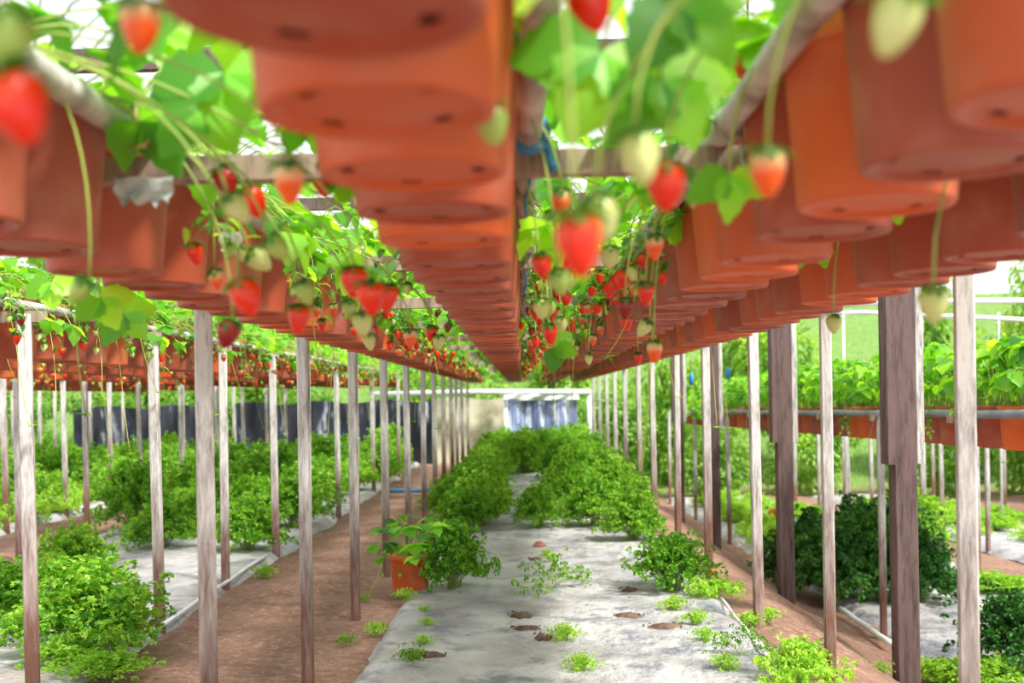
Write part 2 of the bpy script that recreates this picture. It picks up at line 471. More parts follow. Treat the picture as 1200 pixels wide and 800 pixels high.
def pipe(x, z, y0, y1, r, m, label, name='rail_pipe', follow=False, cat='pipe', x1=None):
    m_ = MB(); pts = []
    n = max(2, int((y1-y0)/0.6))
    for i in range(n+1):
        y = y0+(y1-y0)*i/n
        zz = z + (gz(x, y)-gz(x, 5) if follow else 0)
        xx = x if x1 is None else x+(x1-x)*i/n
        pts.append((xx+0.006*math.sin(i*1.7+x*9), y, zz+0.004*math.sin(i*2.3+x*5)))
    m_.tube(pts, r, m, 12)
    for i in range(1, n, 4):
        p = pts[i]; m_.tube([(p[0], p[1]-0.035, p[2]), (p[0], p[1]+0.035, p[2])], r*1.16, m, 12)
    return tag(m_.build(name), label, cat)
PZ = 1.376
ENDY = 15.2
for x, lb in ((-0.79, 'outer rail of the leftmost overhead pot row'), (-0.535, 'grey metal rail pipe at the inner side of left overhead row'),
              (-0.215, 'rail pipe at left side of the middle overhead row'), (0.018, 'central grey rail pipe carrying the blue tie'),
              (0.295, 'pale rail pipe with white tie at left of right pots'), (0.525, 'rail pipe between the two right overhead rows'),
              (0.64, 'inner rail pipe of the outermost right overhead row'), (0.885, 'outer rail pipe of the outermost right overhead row')):
    pipe(x, PZ, 0.45 if abs(x) < 0.6 else 1.0, ENDY, 0.0185, M['pipe'], lb)
def beam_row(x0, x1, d0, n, z, words, step=1.2, follow=0.0, sec=(0.036, 0.036)):
    c = 0
    for k in range(n):
        y = d0+step*k
        if y > 15.3: break
        m_ = MB(); m_.box((0, 0, 0), (x1-x0, sec[0], sec[1]), M['beam'], 0.0, None)
        m_.box((x0-(x0+x1)/2+0.012, 0, 0), (0.03, sec[0]*1.12, sec[1]*1.12), M['beam'])
        o = m_.build('cross_beam', smooth=False)
        o.location = ((x0+x1)/2, y, z+(gz(x0, y)-gz(x0, 5) if follow else 0))
        tag(o, f'{ORD[c]} wooden cross beam from the front {words}', 'beam', 'cross beams '+words)
        c += 1
beam_row(-0.84, 1.02, 1.67, 12, PZ-0.0165-0.018, 'under the centre overhead rack')
beam_row(-3.3, -1.57, 3.75, 10, PZ-0.082, 'under the first left rack')
beam_row(-5.83, -4.1, 9.0, 6, PZ-0.082, 'under the second left rack')
beam_row(2.1, 3.8, 4.36, 10, 0.86, 'under the lower right rack', 1.25, 1)

# ------------------------------------------------------------------ pots
RT, RBOT, PH = 0.110, 0.086, 0.200
def pot_profile():
    return [(0.0, 0.006), (0.056, 0.006), (0.067, 0.006), (0.074, 0.006), (0.078, 0.0), (RBOT, 0.0), (RBOT+0.002, 0.004), (0.1015, PH-0.034),
            (0.1035, PH-0.032), (RT-0.0015, PH-0.030), (RT, PH-0.026), (RT+0.002, PH-0.003), (RT+0.0005, PH), (RT-0.004, PH-0.001), (RT-0.006, PH-0.01),
            (0.1, PH-0.03), (0.085, 0.012), (0.0, 0.010)]
def pot_mesh(seg=40, m=None):
    m_ = MB()
    hole = lambda j, i: j in (1,) and (i % (seg//4)) in (0, 1)
    hole2 = lambda j, i: hole(j, i)
    m_.lathe(pot_profile(), seg, m or M['pot'], skip=hole2)
    m_.lathe([(0.0965, PH-0.02), (0.06, PH-0.014), (0.0, PH-0.012)], seg//2, M['darksoil'])
    return m_
POT = pot_mesh().data('pot')

def foliage_mb(n_leaf, reach=(0.10, 0.24), rise=(0.0, 0.17), size=(0.05, 0.078), seg=7, mb=None, org=Vector((0, 0, 0)), tubes=True, hang=0.25):
    m_ = mb or MB()
    for i in range(n_leaf):
        a = 2*PI*i/n_leaf*1.618*3 + random.uniform(-.3, .3)
        rr = random.uniform(*reach); hz = random.uniform(*rise)
        if random.random() < hang: hz = random.uniform(-0.10, 0.02); rr = random.uniform(0.15, 0.26)
        r0 = random.uniform(0, 0.04)
        p0 = Vector((r0*math.cos(a), r0*math.sin(a), PH-0.02))
        p3 = Vector((rr*math.cos(a), rr*math.sin(a), PH+hz))
        p1 = p0*0.5+p3*0.5; p1.z = max(p0.z, p3.z)+0.05+0.03*random.random()
        pts = []
        for k in range(6):
            t_ = k/5; pts.append(org + p0*(1-t_)**2+p1*2*t_*(1-t_)+p3*t_*t_)
        if tubes: m_.tube(pts, 0.0018, M['stem'], 3, False)
        d = (pts[-1]-pts[-2]).normalized()
        d = (d+Vector((0, 0, -0.15))).normalized()
        up = Vector((random.uniform(-.4, .4), random.uniform(-.4, .4), 1)).normalized()
        m_.trefoil(pts[-1], d, up, random.uniform(*size), M['leaf'], seg)
    return m_
FOL = [foliage_mb(n).data('foliage') for n in (14, 16, 15, 18, 15, 13)]
FOL_BUSH = [foliage_mb(n, (0.06, 0.25), (0.05, 0.26), (0.055, 0.085), hang=0.03).data('foliage') for n in (26, 30, 28)]
# runner-topped foliage seen on the left racks: mats of thin pale stems
def matted():
    m_ = foliage_mb(11, (0.08, 0.2), (0.02, 0.13), (0.045, 0.07))
    for i in range(80):
        a = random.uniform(0, 2*PI); r_ = random.uniform(0.08, 0.2)
        p0 = Vector((random.uniform(-.07, .07), random.uniform(-.07, .07), PH))
        p3 = Vector((r_*math.cos(a)*0.9, r_*math.sin(a), PH+random.uniform(-0.06, 0.07)))
        p1 = (p0+p3)/2; p1.z = PH+random.uniform(0.05, 0.12)
        m_.tube([p0*(1-t_)**2+p1*2*t_*(1-t_)+p3*t_*t_ for t_ in (0, .25, .5, .75, 1)], 0.0014, M['runner'], 3, False)
        if random.random() < 0.3: m_.leaflet(p3, (p3-p1), Vector((0, 0, 1)), 0.025, 0.02, M['leaf'], n=4)
    return m_
FOL_MAT = [matted().data('foliage') for _ in range(4)]

# berries
def berry_data(m, seg=14, fat=1.0):
    m_ = MB(); L = 0.036
    prof = [(0.0, -0.001), (0.006, 0.0), (0.0115, -0.002), (0.0148, -0.0065), (0.0155, -0.011), (0.0142, -0.018), (0.0108, -0.026), (0.0065, -0.0325), (0.0028, -0.0355), (0.0, -0.0362)]
    m_.lathe([(r*fat, z) for r, z in prof], seg, m); return m_.data('strawberry')
BER = {k: berry_data(M['b_'+k], fat=f) for k, f in (('pale', 0.88), ('green', 0.86), ('half', 0.88), ('red', 0.84), ('dark', 0.9))}
BERW = {k: berry_data(M['b_'+k], fat=1.0) for k in ('pale', 'green', 'half', 'red', 'dark')}
def calyx():
    m_ = MB()
    for i in range(9):
        a = 2*PI*i/9+random.uniform(-.2, .2)
        d = Vector((math.cos(a), math.sin(a), random.uniform(-0.3, 0.35)))
        m_.leaflet(Vector((0, 0, 0.001)), d, Vector((0, 0, 1)), random.uniform(.019, .026), 0.011, M['calyx'], 0.45, 0.2, 4, 0)
    m_.tube([(0, 0, 0), (0, 0, 0.006)], 0.0016, M['stem'], 5)
    return m_.data('calyx')
CAL = [calyx() for _ in range(3)]
def add_berry(root, p, kind, scale=1.0, tilt=0.25, cal=True):
    b = link('strawberry', (BERW if random.random() < .35 else BER)[kind], root)
    b.location = p; b.scale = (scale,)*3
    b.rotation_euler = (random.uniform(-tilt, tilt), random.uniform(-tilt, tilt), random.uniform(0, 6.28))
    if kind in ('pale', 'green', 'half'): b['label'] = {'pale': 'pale unripe strawberry', 'green': 'green unripe strawberry', 'half': 'half ripe orange and white strawberry'}[kind]
    elif kind == 'dark': b['label'] = 'dark red strawberry'
    if cal: c = link('calyx', random.choice(CAL), b)
    return b
def bez(p0, p1, p2, p3, n=9):
    return [p0*(1-t)**3+p1*3*t*(1-t)**2+p2*3*t*t*(1-t)+p3*t**3 for t in [i/n for i in range(n+1)]]
# trusses: branching stalks with the points where berries hang (local frame leans to +x)
TR = []
for v in range(8):
    m_ = MB(); ends = []
    y0 = random.uniform(-.04, .04)
    out = random.uniform(0.135, 0.175); dn = random.uniform(0.03, 0.13)
    p0 = Vector((0.05, y0*0.4, PH-0.015)); pk = Vector((out, y0, PH-dn))
    m_.tube(bez(p0, Vector((0.105, y0*0.7, PH+0.045)), Vector((out, y0, PH+0.02)), pk), 0.0017, M['stem'], 4)
    for k in range(random.choice((3, 4, 4, 5))):
        e = pk+Vector((random.uniform(-.01, .05), random.uniform(-.075, .075), -random.uniform(0.02, 0.12)))
        e.x = max(e.x, 0.13)
        m_.tube(bez(pk, pk+Vector((0, 0, -0.01)), Vector((e.x, e.y, e.z+0.03)), e, 5), 0.0012, M['stem'], 3)
        ends.append(e)
    for _ in range(22):
        c_ = random.choice(ends+[pk, pk, p0*0.2+pk*0.8])
        b_ = c_+Vector((random.uniform(-.012, .012), random.uniform(-.022, .022), random.uniform(0.0, .045)))
        q = Vector((random.uniform(-.5, 1), random.uniform(-1, 1), random.uniform(-.8, .5)))
        m_.leaflet(b_, q, Vector((0, 0, 1)), random.uniform(.018, .034), random.uniform(.013, .024), M[random.choice(('leaf', 'calyx'))], n=5)
    TR.append((m_.data('fruit_truss'), ends))
# hanging runners with a small plantlet at the tip
RUN = []
for v in range(5):
    m_ = MB(); L = random.uniform(0.3, 0.62); s_ = random.uniform(-.08, .08)
    p0 = Vector((0.06, 0, PH)); p3 = Vector((0.16+random.uniform(0, .06), s_, PH-L))
    pts = bez(p0, Vector((0.15, 0, PH+0.05)), Vector((0.14, -s_*1.5, PH-L*0.5)), p3, 12)
    m_.tube(pts, 0.0015, M['runner'], 4)
    for k in range(3):
        a = random.uniform(0, 6.28)
        m_.leaflet(p3, Vector((math.cos(a), math.sin(a), 0.5)), Vector((0, 0, 1)), 0.028, 0.022, M['leaf'], n=5)
    RUN.append(m_.data('runner'))

def rot2(p, a):
    return Vector((p.x*math.cos(a)-p.y*math.sin(a), p.x*math.sin(a)+p.y*math.cos(a), p.z))
KINDS = ['pale', 'pale', 'green', 'green', 'green', 'half', 'half', 'red', 'red', 'red', 'red', 'dark']
def add_truss(root, ang, near=True, maxb=9, kinds=KINDS):
    me, ends = random.choice(TR)
    o = link('fruit_truss', me, root); o.rotation_euler = (0, 0, ang)
    for e in ends[:maxb]:
        k = random.choice(kinds)
        s_ = {'pale': .8, 'green': .62, 'half': .95, 'red': 1.0, 'dark': .95}[k]*random.uniform(0.75, 1.05)
        add_berry(root, rot2(e, ang), k, s_, cal=near)

# pot rows: x, base z, kind, directions berries hang, words
ROWS = {
 'A': (-0.66, 1.21, 'leftmost row of the centre overhead rack'),
 'B': (-0.100, 1.21, 'middle row of the centre overhead rack'),
 'C': (0.410, 1.21, 'inner right row of the centre rack'),
 'D': (0.765, 1.21, 'outermost right row of the centre rack'),
 'E': (-1.76, 1.165, 'front row of the first left rack'),
 'G': (-2.32, 1.165, 'middle row of the first left rack'),
 'H': (-3.0, 1.165, 'back row of the first left rack'),
 'I': (-4.3, 1.165, 'front row of the second left rack'),
 'J': (-5.2, 1.165, 'back row of the second left rack'),
 'R': (2.30, 0.72, 'front row of the low right rack'),
 'S': (2.80, 0.72, 'second row of the low right rack'),
 'T': (3.30, 0.72, 'back row of the low right rack')}
cands = []
for key, (rx, rz, words) in ROWS.items():
    base = 1.67-2.4 if key in 'ABCD' else ({'E': 0.15, 'G': 0.15, 'H': 0.15, 'I': 0.6, 'J': 0.6}.get(key, 0.61))
    step = 1.25 if key in 'RST' else 1.2
    k = 0
    while True:
        b0 = base+step*k
        if b0 > 15: break
        for j in range(5):
            y = b0+0.145+(step-0.29)/4*j+random.uniform(-.004, .004)
            if y < 0.5: continue
            x = rx+random.uniform(-.004, .004)
            z = rz + (gz(rx, y)-gz(rx, 5) if key in 'RST' else 0)
            q = [proj(x+dx, y, z+dz) for dx in (-.12, .12) for dz in (0, .3)]
            if max(a[0] for a in q) < 0 or min(a[0] for a in q) > 1200 or max(a[1] for a in q) < 0: continue
            vis = {'A': 1.0, 'B': .8, 'C': .9, 'D': .95, 'E': 1.1, 'G': .8, 'H': .8, 'I': .8, 'J': .7, 'R': 1.1, 'S': .85, 'T': .7}[key]
            cands.append((vis/y, key, x, y, z))
        k += 1
cands.sort(reverse=True)
ind, rest = cands[:300], cands[300:]
roots = {}
cnt = {}
fallback = MB()
def berries_for(root, key, y):
    near = y < 5.5
    n = 2 if y < 7 else 1
    j = lambda: random.uniform(-0.5, 0.5)
    if key == 'A':
        if y > 2.3 or random.random() < .3: add_truss(root, j(), near)
        if n == 2 and y > 2.6 and random.random() < .5: add_truss(root, j(), near, 3)
    elif key == 'B':
        if random.random() < (0.75 if y > 2 else .15): add_truss(root, j(), near, 4)
        if random.random() < 0.45 and y > 2.2: add_truss(root, j()*0.6, near)
        if random.random() < 0.12 and y > 1.4: add_truss(root, PI+j(), near, 2)
    elif key == 'C':
        if y > 2.0 or random.random() < .2: add_truss(root, PI+j(), near, 4)
        if random.random() < .25 and y > 2.5: add_truss(root, PI+j(), near)
    elif key == 'D':
        if random.random() < .22 and y > 2: add_truss(root, j(), near, 2, ['pale', 'green', 'half'])
    elif key in 'EGHIJ':
        if random.random() < .85: add_truss(root, j(), near or (key == 'E' and y < 7.5), 4, KINDS+['pale', 'green'])
    else:
        if key == 'R' and random.random() < .25: add_truss(root, PI+j(), y < 7, 2, ['pale', 'green', 'green', 'half'])
ind.sort(key=lambda c: (c[1], c[3]))
for (_, key, x, y, z) in ind:
    c = cnt.get(key, 0); cnt[key] = c+1
    r = thing('potted_strawberry', f'terracotta strawberry pot, {ORD[c]} from the front in {ROWS[key][2]}', 'potted plant', (x, y, z), 'strawberry pots in the '+ROWS[key][2])
    roots.setdefault(key, []).append(r)
    p = link('pot', POT, r); p.rotation_euler = (random.uniform(-.015, .015), random.uniform(-.015, .015), random.uniform(0, 6.28))
    fs_ = FOL_BUSH if key in 'RST' else (FOL_MAT if key in 'EGHIJ' else FOL)
    if random.random() < 0.8 or key not in 'D':
        f = link('foliage', random.choice(fs_), r); f.rotation_euler = (0, 0, random.uniform(0, 6.28))
        s_ = random.uniform(0.95, 1.2); f.scale = (s_, s_, 1.12 if key in 'RST' else 1)
    berries_for(r, key, y)
    pr = {'A': .25, 'B': .12, 'C': .3, 'D': .22, 'E': .45, 'G': .25, 'H': .2, 'I': .2, 'J': .1}.get(key, .12)
    if random.random() < pr and y > 2:
        o = link('runner', random.choice(RUN), r)
        base_a = {'A': 0 if random.random() < .5 else PI, 'B': 0, 'C': PI, 'D': 0, 'R': PI, 'S': PI, 'T': PI}.get(key, 0)
        o.rotation_euler = (0, 0, base_a+random.uniform(-.6, .6))
# the farthest pots, beyond the three hundred largest
mp = MB()
for (_, key, x, y, z) in rest:
    prof = [(0.0, 0.0), (RBOT, 0.0), (0.1015, PH-0.034), (RT, PH-0.03), (RT+0.002, PH), (RT-0.006, PH), (0.097, PH-0.02), (0.0, PH-0.018)]
    mp.lathe(prof, 14, M['pot_far'], (x, y, z))
    foliage_mb(14 if key in 'RST' else 10, (0.08, 0.24), (0.04, 0.24) if key in 'RST' else (0, 0.17), (0.055, 0.08), 4, mp, Vector((x, y, z)), False)
    if key not in 'RSTD':
        for _k in range(3):
            a = random.uniform(-.6, .6) + (PI if key == 'C' else 0)
            px_, py_ = x+0.14*math.cos(a), y+0.1*math.sin(a); pz_ = z+random.uniform(0.02, 0.15)
            mp.lathe([(0.0, 0.0), (0.013, -0.004), (0.014, -0.012), (0.006, -0.03), (0.0, -0.034)], 6, M['b_'+random.choice(KINDS)], (px_, py_, pz_))
tag(mp.build('distant_strawberry_pots'), 'distant terracotta pots of strawberries at the far ends of the racks', 'potted plants', kind='stuff')

# rails of the other racks
for (x, lb) in ((-1.635, 'front rail pipe of the first left rack'), (-1.885, 'second rail pipe of the first left rack'), (-2.445, 'third rail pipe of the first left rack'),
                (-2.195, 'rail pipe before the middle row of first left rack'), (-3.125, 'back rail pipe of the first left rack'), (-2.875, 'fifth rail pipe of the first left rack'),
                (-4.175, 'front rail pipe of the second left rack'), (-4.425, 'second rail pipe of the second left rack'), (-5.075, 'third rail pipe of the second left rack'),
                (-5.325, 'back rail pipe of the second left rack')):
    pipe(x, PZ-.045, 3.0, ENDY, 0.0155, M['pipe'], lb)
pipe(2.16, 0.885, 3.6, ENDY, 0.02, M['greypipe'], 'grey plastic pipe along the front of the low right rack', follow=True)
for x, lb in ((2.43, 'second pipe of the low right rack'), (2.67, 'third pipe of the low right rack'), (2.93, 'fourth pipe of the low right rack'),
              (3.17, 'fifth pipe of the low right rack'), (3.43, 'back pipe of the low right rack')):
    pipe(x, 0.886, 3.9, ENDY, 0.014, M['greypipe'], lb, follow=True)

# ------------------------------------------------------------------ hero berries
HERO = [ # px, py (middle), length px, kind, row, tilt(deg, + leans tip right)
 (8, 48, 80, 'green', 'A', 0), (22, 130, 88, 'red', 'A', 20), (165, 34, 62, 'half', 'A', 0), (283, 36, 34, 'red', 'A', 60),
 (280, 246, 38, 'pale', 'A', 35), (297, 238, 38, 'red', 'A', 30), (339, 216, 48, 'half', 'A', 0), (378, 215, 32, 'red', 'A', 15), (266, 214, 34, 'dark', 'A', 20),
 (305, 306, 30, 'pale', 'A', 50), (326, 291, 32, 'green', 'A', 40), (290, 350, 44, 'red', 'A', 20), (358, 343, 28, 'green', 'A', 15), (350, 375, 34, 'red', 'A', 0),
 (266, 392, 34, 'dark', 'A', -20), (93, 341, 32, 'green', 'A', -40), (133, 348, 24, 'red', 'A', 0),
 (415, 332, 36, 'red', 'A', 0), (435, 350, 40, 'red', 'A', 5), (455, 350, 32, 'red', 'A', -10), (425, 380, 28, 'pale', 'A', 5),
 (433, 401, 20, 'pale', 'A', 10), (481, 397, 22, 'half', 'A', 0), (505, 391, 19, 'red', 'A', -10), (514, 401, 17, 'pale', 'A', 0), (410, 363, 22, 'green', 'A', 0),
 (460, 285, 26, 'green', 'B', 0), (577, 148, 46, 'green', 'B', 10), (516, 180, 34, 'green', 'B', 0),
 (693, 8, 62, 'red', 'C', 15), (750, 187, 62, 'pale', 'C', 10), (780, 221, 56, 'red', 'C', 0), (658, 238, 32, 'half', 'B', 0), (705, 257, 52, 'pale', 'C', 15),
 (678, 288, 78, 'red', 'B', 5), (1048, 30, 78, 'pale', 'C', -20), (871, 78, 34, 'half', 'C', 0), (850, 97, 30, 'red', 'C', 10), (900, 203, 58, 'half', 'C', 0),
 (835, 24, 28, 'green', 'C', 0), (1155, 220, 20, 'green', 'D', -15), (636, 313, 32, 'red', 'B', 15), (656, 331, 30, 'green', 'B', 10), (731, 327, 25, 'red', 'C', 0),
 (733, 362, 26, 'dark', 'C', 0), (734, 379, 18, 'red', 'C', 0), (757, 345, 28, 'red', 'C', 0), (767, 290, 30, 'half', 'C', 0), (714, 302, 26, 'pale', 'C', 0),
 (754, 385, 22, 'pale', 'C', -35), (767, 413, 25, 'half', 'C', 0), (690, 421, 13, 'pale', 'C', 0), (635, 362, 24, 'pale', 'B', 0), (645, 392, 25, 'red', 'B', 5),
 (628, 401, 15, 'red', 'B', 0), (748, 420, 14, 'red', 'C', 0), (667, 330, 22, 'green', 'C', 0), (641, 452/1.1, 12, 'red', 'B', 0), (1094, 358, 42, 'pale', 'D', 0), (977, 380, 22, 'pale', 'D', 0),
 (645, 360, 18, 'green', 'B', 0), (620, 365, 12, 'red', 'B', 0), (658, 380, 18, 'pale', 'B', 0), (668, 402, 14, 'green', 'B', 0), (226, 205, 22, 'green', 'A', 20), (212, 160, 18, 'green', 'A', 0)]
for (px, py, ln, kind, key, tl) in HERO:
    D = 0.040*F/ln
    L = 0.036
    s_ = {'pale': 1.0, 'green': 0.9, 'half': 1.05, 'red': 1.12, 'dark': 1.08}[kind]
    D = max(0.62, min(9, s_*L*F/ln))
    P = at(px, py, D)
    t_ = math.radians(tl)
    axis = Vector((math.sin(t_), 0, -math.cos(t_)))
    top = P - axis*(0.5*L*s_)
    rx = ROWS[key][0]
    # keep clear of the pots of the row
    best = min(roots[key], key=lambda r: (r.location.x-top.x)**2+(r.location.y-top.y)**2)
    loc = best.location
    lp = top-loc
    b = link('strawberry', random.choice((BER, BERW))[kind], best)
    b.location = lp; b.scale = (s_,)*3
    b.rotation_euler = (random.uniform(-.1, .1), -t_, 0)
    if kind in ('pale', 'green', 'half'): b['label'] = {'pale': 'pale unripe strawberry', 'green': 'green unripe strawberry', 'half': 'half ripe orange and white strawberry'}[kind]
    link('calyx', random.choice(CAL), b)
    d = Vector((lp.x, lp.y, 0)); d = d.normalized() if d.length > 0.02 else Vector((1, 0, 0))
    m_ = MB()
    p0 = d*0.06+Vector((0, 0, PH-0.01)); pr = d*0.125+Vector((0, 0, PH+0.03))
    m_.tube(bez(p0, pr, Vector((lp.x-axis.x*0.02, lp.y, max(lp.z+0.05, PH*0.5))), lp-axis*0.003, 12), 0.0017, M['stem'], 5)
    m_.build('fruit_stalk', best)

# big single leaves close to the lens, each on a long petiole
HLEAF = [ # px,py,size_m,D,row, direction (screen angle deg, 0 = right, 90 = up)
 (705, 60, .085, 1.05, 'C', -110, .35), (790, 5, .075, .95, 'C', -40, .3), (775, 95, .075, 1.05, 'C', -60, .3),
 (262, 85, .09, 1.35, 'A', -80, .5), (235, 130, .075, 1.4, 'A', -50, .4), (300, 100, .07, 1.5, 'A', -120, .5), (190, 40, .07, 1.5, 'A', -60, .5), (350, 130, .06, 1.7, 'A', -90, .5),
 (855, 205, .05, 1.3, 'C', -90, .2), (650, 408, .05, 2.3, 'B', -20, .3), (118, 350, .06, 2.0, 'A', -50, .4), (60, 330, .06, 2.4, 'A', -80, .4), (145, 370, .07, 2.4, 'A', -40, .4)]
for (px, py, sz, D, key, ang, fl) in HLEAF:
    P = at(px, py, D)
    best = min(roots[key], key=lambda r: (r.location.x-P.x)**2+(r.location.y-P.y)**2)
    lp = P-best.location
    a = math.radians(ang)
    d = Vector((math.cos(a), -0.35, math.sin(a))).normalized()
    m_ = MB()
    base = Vector((0.03*(1 if lp.x > 0 else -1), 0, PH-0.01))
    m_.tube(bez(base, base+Vector((lp.x*0.4, lp.y*0.3, 0.09)), lp-d*0.05+Vector((0, 0, 0.05)), lp, 10), 0.0019, M['stem'], 5)
    m_.trefoil(lp, d, Vector((0.2, -1, fl)).normalized(), sz, M['leaf'], 9)
    m_.build('leaf_spray', best)

# ------------------------------------------------------------------ ties, plastic, wire on the rack
def blob_tube(pts, rr, m, name, label, cat):
    m_ = MB(); m_.tube(pts, rr, m, 8); return tag(m_.build(name), label, cat)
c0 = Vector((0.018, 1.62, PZ))
pts = [c0+Vector((0.022*math.cos(a), 0.012*a/6.28-0.01, 0.022*math.sin(a))) for a in [i*0.5 for i in range(0, 26)]]
pts += [c0+Vector((0.022, 0.02, -0.02)), c0+Vector((0.03, 0.02, -0.035)), c0+Vector((0.036, 0.015, -0.05))]
blob_tube(pts, 0.009, M['bluecloth'], 'cloth_tie', 'blue cloth tie knotted around the central rail pipe', 'tie')
m_ = MB(); m_.tube([(0.016+0.004*math.sin(i*1.3), 1.66+0.12*i, PZ-0.022-0.004*math.sin(i*0.9)) for i in range(30)], 0.003, M['bluecloth'], 5)
tag(m_.build('blue_cord'), 'thin blue cord running under the central rail pipe', 'cord')
c0 = Vector((0.295, 1.60, PZ))
blob_tube([c0+Vector((0.02*math.cos(a), 0.02*math.sin(a*0.5), 0.021*math.sin(a))) for a in [i*0.5 for i in range(0, 26)]]+[c0+Vector((0.02, 0, -0.05)), c0+Vector((0.035, 0, -0.07))], 0.003, M['whiteplastic'], 'plastic_tie', 'white plastic tie looped round the right rail pipe', 'tie')
def rag(px, py, D, w_, h_, label, seed, name='plastic_scrap'):
    m_ = MB(); n = 8; vs = []; fs = []; p = at(px, py, D)
    for j in range(n+1):
        for i in range(n+1):
            u, v = i/n-.5, j/n
            e = 1-0.35*v*abs(math.sin(i*1.9+seed))
            vs.append((u*w_*(1-0.2*v), 0.008*math.sin(i*1.2+j+seed), -v*h_*e))
    for j in range(n):
        for i in range(n): q = j*(n+1)+i; fs.append((q, q+1, q+n+2, q+n+1))
    m_.add(vs, fs, M['whiteplastic']); 
    vs2 = [(a, b+0.0015, c) for a, b, c in vs]; m_.add(vs2, [f[::-1] for f in fs], M['whiteplastic'])
    o = m_.build(name); o.location = p; tag(o, label, 'plastic scrap')
rag(168, 208, 1.55, 0.085, 0.045, 'torn pale plastic scrap hanging from the nearest left beam', 1)
rag(270, 272, 1.95, 0.04, 0.045, 'small white plastic tag hanging among the left berries', 2)
p = at(182, 150, 1.5)
m_ = MB()
for i in range(26):
    a = random.uniform(0, 6.28)
    m_.tube([p+Vector((0.02*math.cos(a), random.uniform(-.02, .02), 0.03)), p+Vector((0.028*math.cos(a+.5), random.uniform(-.02, .02), 0.0)), p+Vector((random.uniform(-.03, .03), random.uniform(-.02, .02), -0.03))], 0.002, M['straw'], 4)
tag(m_.build('straw_tie'), 'frayed straw knot where the left rail meets its beam', 'tie')
blob_tube([at(108, 105, 1.5), at(95, 118, 1.5), at(88, 135, 1.5), at(84, 152, 1.5)], 0.0022, M['whiteplastic'], 'wire_loop', 'short pale wire loop on the left rail pipe', 'wire')
for (px, py, lb) in ((810, 444, 'small blue plastic clip hanging left of the far brown post'), (853, 437, 'small blue plastic clip hanging right of the far brown post')):
    p = at(px, py, 7.5); m_ = MB(); m_.tube([p+Vector((0, 0, .04)), p+Vector((0.004, 0, .02)), p, p+Vector((-.003, 0, -.04))], [.006, .016, .018, .01], M['blue'], 8)
    m_.tube([p+Vector((0, 0, .04)), p+Vector((0, 0, .16))], 0.002, M['wire'], 4)
    tag(m_.build('plastic_clip'), lb, 'clip')

# ------------------------------------------------------------------ brown posts on the slope
for i, (px, py, D, wd) in enumerate(((1062, 780, 4.95, 1), (921, 672, 7.3, 1), (838, 614, 10.3, .85), (797, 575, 13.2, .7))):
    x = at(px, py, D).x; g = gz(x, D)
    r = thing('brown_post', f'{ORD[i]} thick dark brown post from the front between centre and right racks', 'post', (x, D, g), 'thick brown posts on the right slope')
    H = 1.62+CAMZ-g-1
    m_ = MB(); m_.box((0, 0, H/2-0.1), (0.10, 0.085, H+0.2), M['brownpost'], 0.006); m_.build('post_core', r, False)
    zb = 0.68-g-0.0; zt = H+0.03
    for sx in (-1, 1):
        m_ = MB(); m_.box((sx*0.068, -0.018 if sx < 0 else 0.01, (zb+zt)/2), (0.034, 0.10, zt-zb), M['brownpost' if sx < 0 else 'stake'], 0.003)
        m_.build('side_plank', r, False)

# ------------------------------------------------------------------ parsley
def frill(m_, p, d, size, mat):
    up = Vector((random.uniform(-1, 1), random.uniform(-1, 1), random.uniform(0.2, 1))).normalized()
    side = d.cross(up)
    if side.length < 1e-4: side = Vector((1, 0, 0))
    side.normalize(); n_ = side.cross(d).normalized()
    vs = [p]
    K = 6
    for k in range(K+1):
        a = (k/K-0.5)*2.6; q = size*(1.0 if k % 2 == 0 else 0.72)
        vs.append(p+(d*math.cos(a)+side*math.sin(a))*q+n_*size*(0.30 if k % 2 else -0.14))
    m_.add(vs, [(0, k+1, k+2) for k in range(K)], mat)
def parsley(n_stem, R, H, mat, per=8, cl=6, size=0.012, flat=False):
    m_ = MB()
    for i in range(n_stem):
        a = random.uniform(0, 2*PI); q = random.random()**0.6
        r_ = R*q*random.uniform(.8, 1.12); h_ = H*(1.05-0.88*q*q)*random.uniform(0.75, 1.05)
        if flat: h_ = H*random.uniform(.3, 1)
        p0 = Vector((random.uniform(-.03, .03), random.uniform(-.03, .03), 0)); p3 = Vector((r_*math.cos(a), r_*math.sin(a), h_))
        p1 = Vector((p3.x*0.45, p3.y*0.45, h_*0.9+0.05*q))
        P_ = lambda t_: p0*(1-t_)**2+p1*2*t_*(1-t_)+p3*t_*t_
        pts = [P_(t_) for t_ in (0, .2, .4, .6, .8, 1)]
        m_.tube(pts, 0.0014, M['stem'], 3, False)
        for c in range(cl):
            tt = 1-0.62*(c/cl)**1.3 if not flat else random.uniform(.5, 1)
            sp = 0.016+0.018*min(1, R/.15)
            c0 = P_(tt)+Vector((random.gauss(0, 1), random.gauss(0, 1), random.gauss(0, .55)))*sp*(1-.35*c/cl)
            c0.z = max(c0.z, 0.006)
            for k in range(per):
                dd = Vector((random.uniform(-1, 1), random.uniform(-1, 1), random.uniform(-.6, 1))).normalized()
                frill(m_, c0+dd*0.008, dd, size*random.uniform(.7, 1.25), mat)
    return m_.data('parsley_leaves')
PAR = [parsley(74, .20, .25, M['parsley'], 8, 8) for _ in range(3)]
PARL = [parsley(56, .19, .15, M['parsley_light'], 8, 6) for _ in range(2)]
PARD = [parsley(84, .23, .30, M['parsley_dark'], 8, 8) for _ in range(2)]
SPARSE = [parsley(17, .22, .16, M['parsley'], 8, 5, 0.010)]
